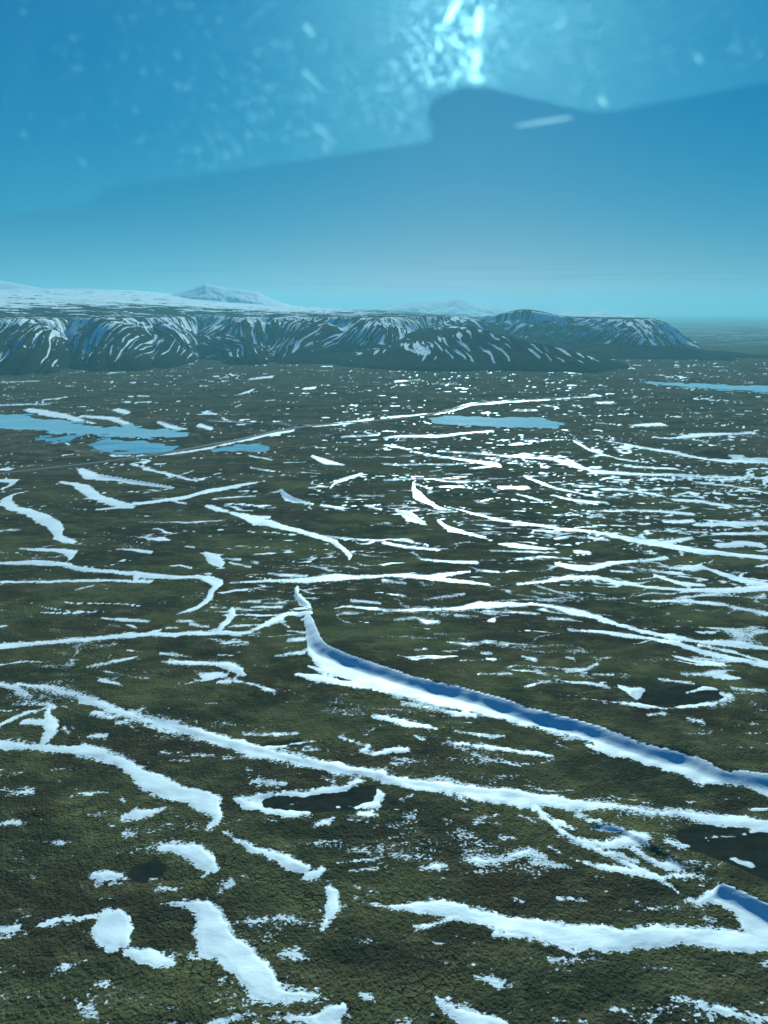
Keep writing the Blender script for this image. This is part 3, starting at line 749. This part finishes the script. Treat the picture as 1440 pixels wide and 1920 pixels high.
for i, lab in enumerate(LABELS):
    idx = np.nonzero(own == i)[0]
    if len(idx) < 4: continue
    comp = pieces(Qk[idx])                       # crumbs that broke off join the countless scraps
    ids, cnt = np.unique(comp, return_counts=True)
    small = np.isin(comp, ids[cnt < 0.3 * cnt.max()])
    own[idx[small]] = -1
    q = Qk[own == i]
    used, inv = submesh('snow_drift', q)
    v = sv[used]
    c = v[np.argmin(np.hypot(v[:, 0] - v[:, 0].mean(), v[:, 1] - v[:, 1].mean()))]
    o = mesh_obj('snow_drift', v - c, inv, MS)
    o.location = tuple(float(k) for k in c)
    o['label'] = lab; o['category'] = 'snow drift'; o['group'] = 'snow drifts lying in the hollows of the heath'
q = Qk[own == -1]
used, inv = submesh('snow', q)
o = mesh_obj('snow', sv[used], inv, MS, 'stuff')
o['label'] = 'thin streaks and scraps of snow scattered all over the dark heath'

# --- lakes
NAMES = [('lake', M_ICE), ('lake', M_ICE), ('lake', M_WATER), ('lake', M_WATER), ('lake', M_WATER), ('lake', M_ICE)]
Wf = WATER.ravel(); WOf = WOWN.ravel()
lv = np.stack([X, Y, LEVEL - 0.1], -1).reshape(-1, 3)
for i, (nm, mt) in enumerate(NAMES):
    mask = (WOf[Q] == i).any(1) & (Wf[Q].max(1) > -3)
    if mask.sum() < 2: continue
    used, inv = submesh(nm, Q[mask])
    v = lv[used]; v[:, 2] = np.median(v[:, 2])
    mesh_obj(nm, v, inv, mt, 'structure')

# ------------------------------------------------------------------ the road on its low embankment
def road(pts, width, name='road'):
    gx, gy = ground_at([p[0] for p in pts], [p[1] for p in pts])
    P = []
    for i in range(len(gx) - 1):
        n = max(2, int(math.hypot(gx[i + 1] - gx[i], gy[i + 1] - gy[i]) / 18))
        for k in range(n): P.append((gx[i] + (gx[i + 1] - gx[i]) * k / n, gy[i] + (gy[i + 1] - gy[i]) * k / n))
    P = np.array(P)
    for _ in range(12): P[1:-1] = (P[:-2] + 2 * P[1:-1] + P[2:]) / 4
    T = np.gradient(P, axis=0); T /= np.linalg.norm(T, axis=1)[:, None]
    N = np.stack([-T[:, 1], T[:, 0]], 1)
    z = base_h(P[:, 0], P[:, 1])
    for _ in range(20): z[1:-1] = (z[:-2] + 2 * z[1:-1] + z[2:]) / 4
    rows = []
    for off, dz in ((-width * 1.6, -2.5), (-width * 0.62, 1.1), (-width * 0.5, 1.5), (width * 0.5, 1.5), (width * 0.62, 1.1), (width * 1.6, -2.5)):
        rows.append(np.column_stack([P + N * off, z + dz]))
    v = np.stack(rows, 1).reshape(-1, 3)
    M = Mat(name + '_surface')
    c = M.mix(M.rng(M.noise((0.3, 0.3, 0.3), 4), 0.4, 0.6), (0.085, 0.083, 0.078), (0.125, 0.12, 0.11))
    return mesh_obj(name, v, grid_quads(len(P), 6), M.done(c, 0.9), 'structure', smooth=False)
road([(-60, 896), (0, 889), (80, 880), (190, 868), (300, 852), (400, 834), (460, 823), (530, 806), (600, 797), (680, 792), (740, 786), (800, 779), (850, 768), (885, 757), (960, 752), (1040, 748), (1125, 742)], 9.0)
road([(370, 787), (450, 791), (530, 797), (590, 799)], 4.0, 'gravel_road')

# ------------------------------------------------------------------ the table mountains
def plateau_field(x, y, rim, warp_seed, wamp=210):
    """signed distance to the rim line (+ on top), wobbled by spurs"""
    n = fbm(x / 460, y / 1000, 3, warp_seed, 0.4) * wamp
    d, s, al = seg_dist(x, y, rim)
    P = list(rim) + [(rim[-1][0] - 60000, 60000.0), (rim[0][0] - 60000, 20000.0)] if warp_seed < 500 else list(rim)
    ins = np.zeros(x.shape, bool)
    for i in range(len(P)):
        (x1, y1), (x2, y2) = P[i - 1], P[i]
        if y1 == y2: continue
        ins ^= ((y1 > y) != (y2 > y)) & (x < (x2 - x1) * (y - y1) / (y2 - y1) + x1)
    return d * np.where(ins, 1.0, -1.0) + n, al

def slope_grid(az0, az1, dstep, rows):
    a = np.radians(np.arange(az0, az1, dstep)); r = np.array(rows)
    Rg, Ag = np.meshgrid(r, a, indexing='ij')
    return Rg * np.sin(Ag), Rg * np.cos(Ag), Rg, Ag

def build_mesa(name, rim, height, slope_w, rows, az0, az1, dstep, seed, top_fn, extra=None, snow_bias=0.0, cut=None):
    x, y, r, a = slope_grid(az0, az1, dstep, rows)
    shp = x.shape
    sd, al = plateau_field(x, y, rim, seed)
    d = -sd
    if seed == 200: s_fall = a * 5600 + fbm(x / 620, y / 1700, 2, seed + 2) * 230 + fbm(x / 70, y / 260, 2, seed + 8) * 14
    # gullies running down the fall line: noise stretched across the rim distance
    s_al = al * sum(math.hypot(rim[i + 1][0] - rim[i][0], rim[i + 1][1] - rim[i][1]) for i in range(len(rim) - 1))
    if seed == 200: s_al = s_fall + 0.12 * s_al
    bend = fbm(x / 900, y / 900, 2, seed + 3) * 120 + fbm(x / 120, y / 420, 2, seed + 4) * 12
    gul = ridged((s_al + bend) / 170, d / 2600, 3, seed + 7, 0.5)
    fine = ridged((s_al + bend) / 58, d / 900, 2, seed + 9, 0.5)
    rnd = 110.0
    t = np.clip(1 - (d + rnd) / (slope_w + rnd), 0, 1)
    prof = 0.35 * t + 0.65 * sstep(0, 1, t)
    prof = prof * sstep(-0.05, 0.30, t)
    mid = sstep(0.0, 0.16, t) * (1 - sstep(0.86, 1.0, t))
    z = height * prof - mid * (gul * 40 + fine * 8 - 22)
    z = z + np.where(d < -rnd * 0.3, top_fn(x, y, r, a, np.maximum(-d - rnd * 0.3, 0)), 0)
    z = z + fbm(x / 90, y / 200, 3, seed + 5) * 5.0 * sstep(0.0, 0.3, t) + fbm(x / 420, y / 800, 2, seed + 6) * 56 * mid
    if seed == 200:      # the side valleys and the buttresses between them
        uu = 720 + 1446 * np.tan(a) + fbm(x / 500, y / 900, 2, seed + 51) * 26
        vm = sstep(0.02, 0.25, t) * (1 - sstep(0.90, 1.0, t))
        for uc, wd_, dp in ((-60, 40, 60), (128, 32, 95), (278, 20, 45), (368, 38, 120), (505, 22, 40), (640, 24, 45), (792, 34, 100)):
            z = z - vm * dp * np.exp(-np.abs(uu - uc) / wd_)
        for uc, wd_, dp in ((50, 50, 26), (205, 48, 34), (450, 40, 22), (570, 60, 30), (715, 45, 26)):
            z = z + vm * dp * np.exp(-((uu - uc) / wd_) ** 2)
    amt = fbm(x / 500, y / 500, 2, seed + 41)
    brk = 0.75 + 0.9 * fbm(x / 110, y / 330, 3, seed + 47)
    snow = 0.12 + 0.80 * brk * sstep(0.76, 0.86, gul) * sstep(0.05, 0.40, t + amt * 0.25) + 0.85 * brk * sstep(0.72, 0.84, fine) * sstep(0.12, 0.5, t + amt * 0.5)
    snow = snow + 0.50 * sstep(0.60, 0.86, t) * (fbm(s_al / 150, d / 200, 3, seed + 21) * 1.6 + 0.45)
    snow = snow + 0.34 * fbm(x / 50, y / 120, 3, seed + 43)
    topn = fbm(x / 330, y / 150, 4, seed + 31)
    tops = 0.36 + topn * 0.6 + 0.30 * sstep(300, 2600, sd) + snow_bias
    k = sstep(60, 200, sd)
    snow = snow * (1 - k) + tops * k
    if seed == 520:
        z = z * (1 - 0.97 * sstep(1222, 1318, 720 + 1446 * np.tan(a) + fbm(x / 300, y / 300, 2, 530) * 20))
    if extra is not None:
        ez, es = extra(x, y)
        z2 = ez
        m = z2 > z
        snow = np.where(m, es, snow); z = np.where(m, z2, z)
    z = z - 12 * (1 - sstep(0.0, 0.06, z / height))       # the foot goes under the plain
    q = grid_quads(*shp)
    zf = z.ravel()
    q = q[zf[q].max(1) > -10]
    if cut is not None:
        used, inv = submesh(name, q)
    used, inv = submesh(name, q)
    v = np.stack([x, y, z], -1).reshape(-1, 3)[used]
    return mesh_obj(name, v, inv, MM, 'structure', {'snow': snow.ravel()[used]})

rimU = [(-3000, 9000), (-1100, 5400), (-600, 5000), (-300, 5050), (-120, 4750), (0, 4850), (50, 4750), (85, 4850), (125, 5350), (150, 5000), (215, 4830), (280, 5000), (330, 5700), (372, 6300),
        (405, 5850), (450, 5500), (560, 5420), (640, 5250), (700, 5120), (750, 5150), (785, 5600), (805, 6000), (850, 6250), (880, 7000), (860, 9000), (840, 13000), (840, 40000)]
rim1 = [polar(u, D + 740 if D < 9000 else D) for u, D in rimU]
def top1(x, y, r, a, sd):
    u = 720 + 1446 * np.tan(a)
    k = 0.045 - 0.036 * sstep(150, 700, u) - 0.008 * sstep(680, 850, u)
    z = k * np.maximum(r - 5600, 0) * sstep(0, 900, sd)
    z = z + fbm(x / 1400, y / 900, 3, 301) * 26 * sstep(300, 3000, sd) + fbm(x / 260, y / 200, 3, 302) * 7 * sstep(0, 300, sd)
    return z
spine = [polar(820, 5900) + (215,), polar(850, 5250) + (212,), polar(890, 4820) + (202,), polar(950, 4640) + (160,), polar(1020, 4330) + (92,), polar(1120, 3980) + (15,)]
def hill_extra(x, y):
    z = np.full(x.shape, -50.0); al = np.zeros(x.shape); dd = np.full(x.shape, 1e9)
    n = fbm(x / 230, y / 230, 3, 411) * 35
    for i in range(len(spine) - 1):
        ax, ay, az_ = spine[i]; bx, by, bz = spine[i + 1]
        dx, dy = bx - ax, by - ay
        t = np.clip(((x - ax) * dx + (y - ay) * dy) / (dx * dx + dy * dy), 0, 1)
        d = np.hypot(x - ax - t * dx, y - ay - t * dy) + n
        h = (az_ + (bz - az_) * t)
        zz = h * np.clip(1 - (np.maximum(d, 0) / (h * 4.4 + 60)), 0, 1) ** 1.15
        m = zz > z
        z = np.where(m, zz, z); al = np.where(m, (i + t) * 400, al); dd = np.where(m, d, dd)
    g = ridged((x + fbm(x / 420, y / 900, 2, 439) * 110 + fbm(x / 60, y / 200, 2, 440) * 14 + (y - 4400) * 0.10) / 80, y / 1500, 3, 431, 0.6)
    midm = sstep(10, 60, z)
    z = z - midm * (g * 22 - 11) + fbm(x / 70, y / 70, 2, 433) * 3 + fbm(x / 300, y / 500, 2, 434) * 26 * midm
    s = 0.14 + (0.7 + 1.0 * fbm(x / 110, y / 260, 2, 441)) * sstep(0.70, 0.80, g) * sstep(10, 70, z) + 0.42 * fbm(x / 90, y / 160, 3, 437)
    return z, s
rows1 = np.concatenate([np.linspace(3450, 7200, 300), np.geomspace(7215, 16500, 90)])
build_mesa('mesa', rim1, 258, 1480, rows1, -36, 18.0, 0.06, 200, top1, hill_extra)

rim2U = [(800, 9000), (800, 7600), (850, 6900), (900, 6500), (960, 6350), (1020, 6250), (1070, 6400), (1110, 6150), (1170, 6050), (1225, 6100), (1242, 6400), (1242, 7400), (1225, 8600)]
rim2 = [polar(u, D + 650) for u, D in rim2U]
def top2(x, y, r, a, sd):
    u = 720 + 1446 * np.tan(a)
    k = 82 * np.exp(-((u - 985) / 62.0) ** 2) * np.exp(-((r - 7300) / 700) ** 2)
    return k + 10 * sstep(200, 900, sd) + fbm(x / 300, y / 240, 3, 502) * 8 * sstep(0, 300, sd)
tail = [polar(1240, 6250) + (80,), polar(1300, 6000) + (48,), polar(1400, 5800) + (26,), polar(1560, 5700) + (12,)]
fore = [polar(960, 5700) + (70,), polar(1060, 5600) + (75,), polar(1160, 5560) + (90,), polar(1250, 5600) + (85,), polar(1330, 5500) + (45,)]
def extra2(x, y):
    z = np.full(x.shape, -50.0)
    n = fbm(x / 200, y / 200, 3, 611) * 60
    for sp_, wide in ((tail, 6.0), (fore, 4.0)):
        for i in range(len(sp_) - 1):
            ax, ay, a_ = sp_[i]; bx, by, b_ = sp_[i + 1]
            dx, dy = bx - ax, by - ay
            t = np.clip(((x - ax) * dx + (y - ay) * dy) / (dx * dx + dy * dy), 0, 1)
            d = np.hypot(x - ax - t * dx, y - ay - t * dy) + n
            h = a_ + (b_ - a_) * t
            z = np.maximum(z, h * np.clip(1 - np.maximum(d, 0) / (h * wide + 60), 0, 1) ** 1.2)
    z = z + fbm(x / 60, y / 60, 2, 613) * 3
    return z, 0.05 + 0.25 * fbm(x / 120, y / 60, 3, 617)
rows2 = np.concatenate([np.linspace(4950, 7600, 170), np.linspace(7620, 9000, 40)])
build_mesa('table_mountain', rim2, 240, 1350, rows2, 2.0, 38.0, 0.085, 520, top2, extra2, snow_bias=-0.08)

# ------------------------------------------------------------------ snowy peaks on the skyline
def peak(name, prof, D, depth, seed, base_z, rough, snow_base, nz=90, step=6):
    """prof: (u, v) outline of the crest; a real massif stands below it"""
    us = np.arange(prof[0][0], prof[-1][0] + 0.1, (prof[-1][0] - prof[0][0]) / 220)
    vv = np.interp(us, [p[0] for p in prof], [p[1] for p in prof])
    el = np.arctan((960 - vv) / 1397.0) - PITCH
    top = EYE + D * np.tan(el)
    W = depth
    rows = np.linspace(-1, 1, nz)
    U, T = np.meshgrid(us, rows)
    TOP = np.interp(U, us, top)
    edge = sstep(0, 0.08, (U - us[0]) / (us[-1] - us[0])) * (1 - sstep(0.92, 1.0, (U - us[0]) / (us[-1] - us[0])))
    a = np.arctan((U - 720) / 1446.0)
    rr_ = D + T * W
    x = rr_ * np.sin(a); y = rr_ * np.cos(a)
    cr = fbm(x / (W * 0.9), y * 0 + 3.1, 2, seed) * 0.18
    fall = np.clip(1 - np.abs(T - cr) ** 1.1, 0, 1)
    hgt = np.maximum(TOP - base_z, 0)
    rg = ridged(x / (W * 0.30) + T * 0.6, y / (W * 0.55), 4, seed + 2, 0.5)
    z = base_z - 25 + (hgt + 25) * fall - hgt * rough * (1 - fall) * rg * 1.3 * sstep(0, 0.25, np.abs(T - cr))
    s = snow_base + 0.5 * (rg - 0.5) + 0.3 * fbm(x / (W * 0.15), y / (W * 0.15), 3, seed + 4)
    v = np.stack([x, y, z], -1).reshape(-1, 3)
    return mesh_obj(name, v, grid_quads(*x.shape), MM, 'structure', {'snow': s.ravel()})
peak('mountain', [(300, 568), (325, 553), (345, 547), (370, 540), (388, 533), (405, 536), (425, 541), (455, 544), (485, 548), (500, 556), (520, 565), (545, 572)], 14500, 2300, 700, 380, 0.75, 0.80)
peak('snowy_ridge', [(-260, 540), (-120, 548), (-40, 532), (0, 531), (30, 535), (90, 545), (150, 543), (210, 546), (260, 552), (310, 560)], 15500, 1500, 720, 460, 0.2, 0.8)
peak('distant_mountains', [(700, 590), (725, 579), (745, 571), (765, 567), (785, 563), (800, 566), (820, 563), (838, 565), (855, 559), (870, 562), (890, 570), (905, 573), (920, 570), (940, 577), (960, 585)], 17500, 3200, 740, 150, 0.5, 0.9)
peak('distant_mountains', [(1040, 592), (1060, 586), (1085, 583), (1110, 586), (1130, 582), (1160, 587), (1190, 591)], 19000, 2600, 760, 100, 0.4, 0.75)

# ------------------------------------------------------------------ the air
bx = bpy.data.meshes.new('haze')
HW = 62000.0
zb, zt = -60.0, 1250.0
vs_ = [(-HW, -HW, zb), (HW, -HW, zb), (HW, HW, zb), (-HW, HW, zb), (-HW, -HW, zt), (HW, -HW, zt), (HW, HW, zt), (-HW, HW, zt)]
bx.from_pydata(vs_, [], [(0, 3, 2, 1), (4, 5, 6, 7), (0, 1, 5, 4), (1, 2, 6, 5), (2, 3, 7, 6), (3, 0, 4, 7)])
hz = bpy.data.objects.new('haze', bx)
COL.objects.link(hz); hz['kind'] = 'stuff'; hz['label'] = 'thin blue haze over the land'
hm = bpy.data.materials.new('haze_air'); hm.use_nodes = True
hn = hm.node_tree.nodes; hn.clear()
ho = hn.new('ShaderNodeOutputMaterial'); pv = hn.new('ShaderNodeVolumePrincipled')
pv.inputs['Color'].default_value = (0.31, 0.59, 0.70, 1)
pv.inputs['Density'].default_value = 4.7e-5
pv.inputs['Anisotropy'].default_value = 0.2
hm.node_tree.links.new(pv.outputs['Volume'], ho.inputs['Volume'])
bx.materials.append(hm)

# ------------------------------------------------------------------ the scratched cockpit window, only its sunlit part, half a step from the eye
win = bpy.data.objects.new('cockpit_window_lit_part', None)
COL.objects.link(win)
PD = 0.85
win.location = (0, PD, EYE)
win['label'] = 'sunlit part of the scratched aircraft window, cut off where its shade begins'
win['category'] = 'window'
def on_pane(u, v, off=0.0):
    x, y, z = ray(u, v)
    t = (PD + off) / y
    return (x * t, off, z * t)
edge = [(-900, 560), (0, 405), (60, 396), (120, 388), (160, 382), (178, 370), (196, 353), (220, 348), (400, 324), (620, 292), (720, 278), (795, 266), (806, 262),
        (812, 245), (800, 215), (806, 190), (830, 175), (860, 166), (890, 163), (940, 170), (1000, 183), (1060, 198), (1115, 210), (1160, 207), (1250, 190), (1440, 154), (2300, -10)]  # lower edge shaped after the line between sun and shade on the glass
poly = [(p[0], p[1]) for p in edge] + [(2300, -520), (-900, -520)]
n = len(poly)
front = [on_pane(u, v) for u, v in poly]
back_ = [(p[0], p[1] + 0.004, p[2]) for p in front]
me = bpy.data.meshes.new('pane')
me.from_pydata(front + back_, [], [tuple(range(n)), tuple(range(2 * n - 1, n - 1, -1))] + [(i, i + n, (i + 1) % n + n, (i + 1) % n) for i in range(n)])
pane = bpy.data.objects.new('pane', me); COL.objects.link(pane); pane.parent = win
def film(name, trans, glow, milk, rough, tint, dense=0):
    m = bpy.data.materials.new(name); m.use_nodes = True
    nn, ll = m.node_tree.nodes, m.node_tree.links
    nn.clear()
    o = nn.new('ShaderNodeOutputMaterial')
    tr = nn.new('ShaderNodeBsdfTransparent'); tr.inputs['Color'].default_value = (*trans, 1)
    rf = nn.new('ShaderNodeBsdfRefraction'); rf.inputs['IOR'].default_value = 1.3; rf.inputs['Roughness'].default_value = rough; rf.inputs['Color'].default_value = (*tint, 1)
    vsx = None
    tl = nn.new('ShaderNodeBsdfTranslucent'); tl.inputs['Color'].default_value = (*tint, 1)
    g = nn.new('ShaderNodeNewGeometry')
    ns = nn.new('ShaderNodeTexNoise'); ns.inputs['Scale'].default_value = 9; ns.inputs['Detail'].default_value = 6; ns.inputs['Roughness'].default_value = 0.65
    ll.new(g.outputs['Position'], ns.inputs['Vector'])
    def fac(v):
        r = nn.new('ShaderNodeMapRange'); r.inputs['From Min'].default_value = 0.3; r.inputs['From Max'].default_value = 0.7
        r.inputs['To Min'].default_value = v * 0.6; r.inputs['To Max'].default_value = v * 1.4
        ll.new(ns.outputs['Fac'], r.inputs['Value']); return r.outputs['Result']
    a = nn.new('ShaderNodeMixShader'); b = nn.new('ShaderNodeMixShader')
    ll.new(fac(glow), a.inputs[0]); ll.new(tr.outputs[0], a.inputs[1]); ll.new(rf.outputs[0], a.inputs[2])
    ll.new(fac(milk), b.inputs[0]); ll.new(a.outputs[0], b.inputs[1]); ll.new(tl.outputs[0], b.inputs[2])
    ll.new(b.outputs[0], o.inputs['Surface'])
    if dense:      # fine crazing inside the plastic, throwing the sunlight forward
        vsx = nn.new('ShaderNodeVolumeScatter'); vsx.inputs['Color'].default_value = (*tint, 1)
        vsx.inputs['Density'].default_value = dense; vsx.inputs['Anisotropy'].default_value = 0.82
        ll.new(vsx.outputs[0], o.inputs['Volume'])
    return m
me.materials.append(film('sunlit_hazed_acrylic', (0.95, 0.99, 1.0), 0.0, 0.009, 0.42, (0.56, 0.93, 0.95), 2.8))
# scratches and pits in the acrylic
rnd_ = random.Random(12)
def in_pane(u, v):
    ys = [p[0] for p in edge]; 
    return v < float(np.interp(u, [p[0] for p in edge if True], [p[1] for p in edge])) - 8
vts, fcs = [], []
def mark(u, v, ln, wd, ang):
    ln *= 0.9
    du, dv = math.cos(ang) * ln / 2, math.sin(ang) * ln / 2
    nu, nv = -math.sin(ang) * wd / 2, math.cos(ang) * wd / 2
    ring = [(-1, 0), (-0.7, 0.8), (0.2, 1.0), (0.8, 0.6), (1, 0), (0.7, -0.7), (-0.1, -1.0), (-0.8, -0.6)]
    b0 = len(vts)
    for a_, b_ in ring: vts.append(on_pane(u + du * a_ + nu * b_, v + dv * a_ + nv * b_, -0.0015))
    for a_, b_ in ring: vts.append(on_pane(u + du * a_ + nu * b_, v + dv * a_ + nv * b_, -0.0010))
    fcs.append(tuple(range(b0, b0 + 8))); fcs.append(tuple(range(b0 + 15, b0 + 7, -1)))
    for k in range(8): fcs.append((b0 + k, b0 + 8 + k, b0 + 8 + (k + 1) % 8, b0 + (k + 1) % 8))
clusters = [(980, 70, 110, 80, 170, 0), (560, 90, 180, 90, 120, 1), (400, 260, 60, 45, 45, 1), (760, 120, 110, 100, 110, 1), (880, 90, 26, 90, 50, 1), (1250, 100, 160, 80, 40, 0), (200, 120, 160, 110, 30, 1), (600, 210, 120, 60, 50, 1)]
for cu, cv, su, sv_, nn_, kind in clusters:
    for _ in range(int(nn_ * 1.7)):
        u = rnd_.gauss(cu, su); v = rnd_.gauss(cv, sv_)
        if not in_pane(u, v): continue
        d = math.hypot(u - 890, v + 110)
        if kind == 0: ang = math.atan2(v + 110, u - 890) + math.pi / 2 + rnd_.gauss(0, 0.15)
        else: ang = rnd_.gauss(1.05, 0.25)
        mark(u, v, rnd_.choice([3, 4, 5, 6, 8, 10, 15]) * rnd_.uniform(0.8, 1.3), rnd_.uniform(1.5, 4.0), ang)
for u, v, ln, wd, ang in [(585, 148, 60, 6, 0.78), (608, 250, 60, 5, 0.85), (1020, 228, 130, 7, -0.16), (580, 57, 34, 8, 1.0), (898, 40, 70, 14, 1.65), (893, 115, 60, 12, 1.7), (895, 148, 34, 16, 0.1), (850, 18, 70, 10, 2.1), (1130, 190, 26, 9, 0.9), (1050, 45, 40, 6, 2.4), (1310, 110, 30, 7, 1.0), (610, 275, 24, 6, 1.0)]:
    mark(u, v, ln, wd, ang)
me2 = bpy.data.meshes.new('scratch'); me2.from_pydata(vts, [], fcs)
sc_ = bpy.data.objects.new('scratch', me2); COL.objects.link(sc_); sc_.parent = win; sc_['kind'] = 'stuff'
me2.materials.append(film('scratch_edge', (0.9, 0.97, 1.0), 0.008, 0.13, 0.45, (0.85, 1.0, 0.97)))
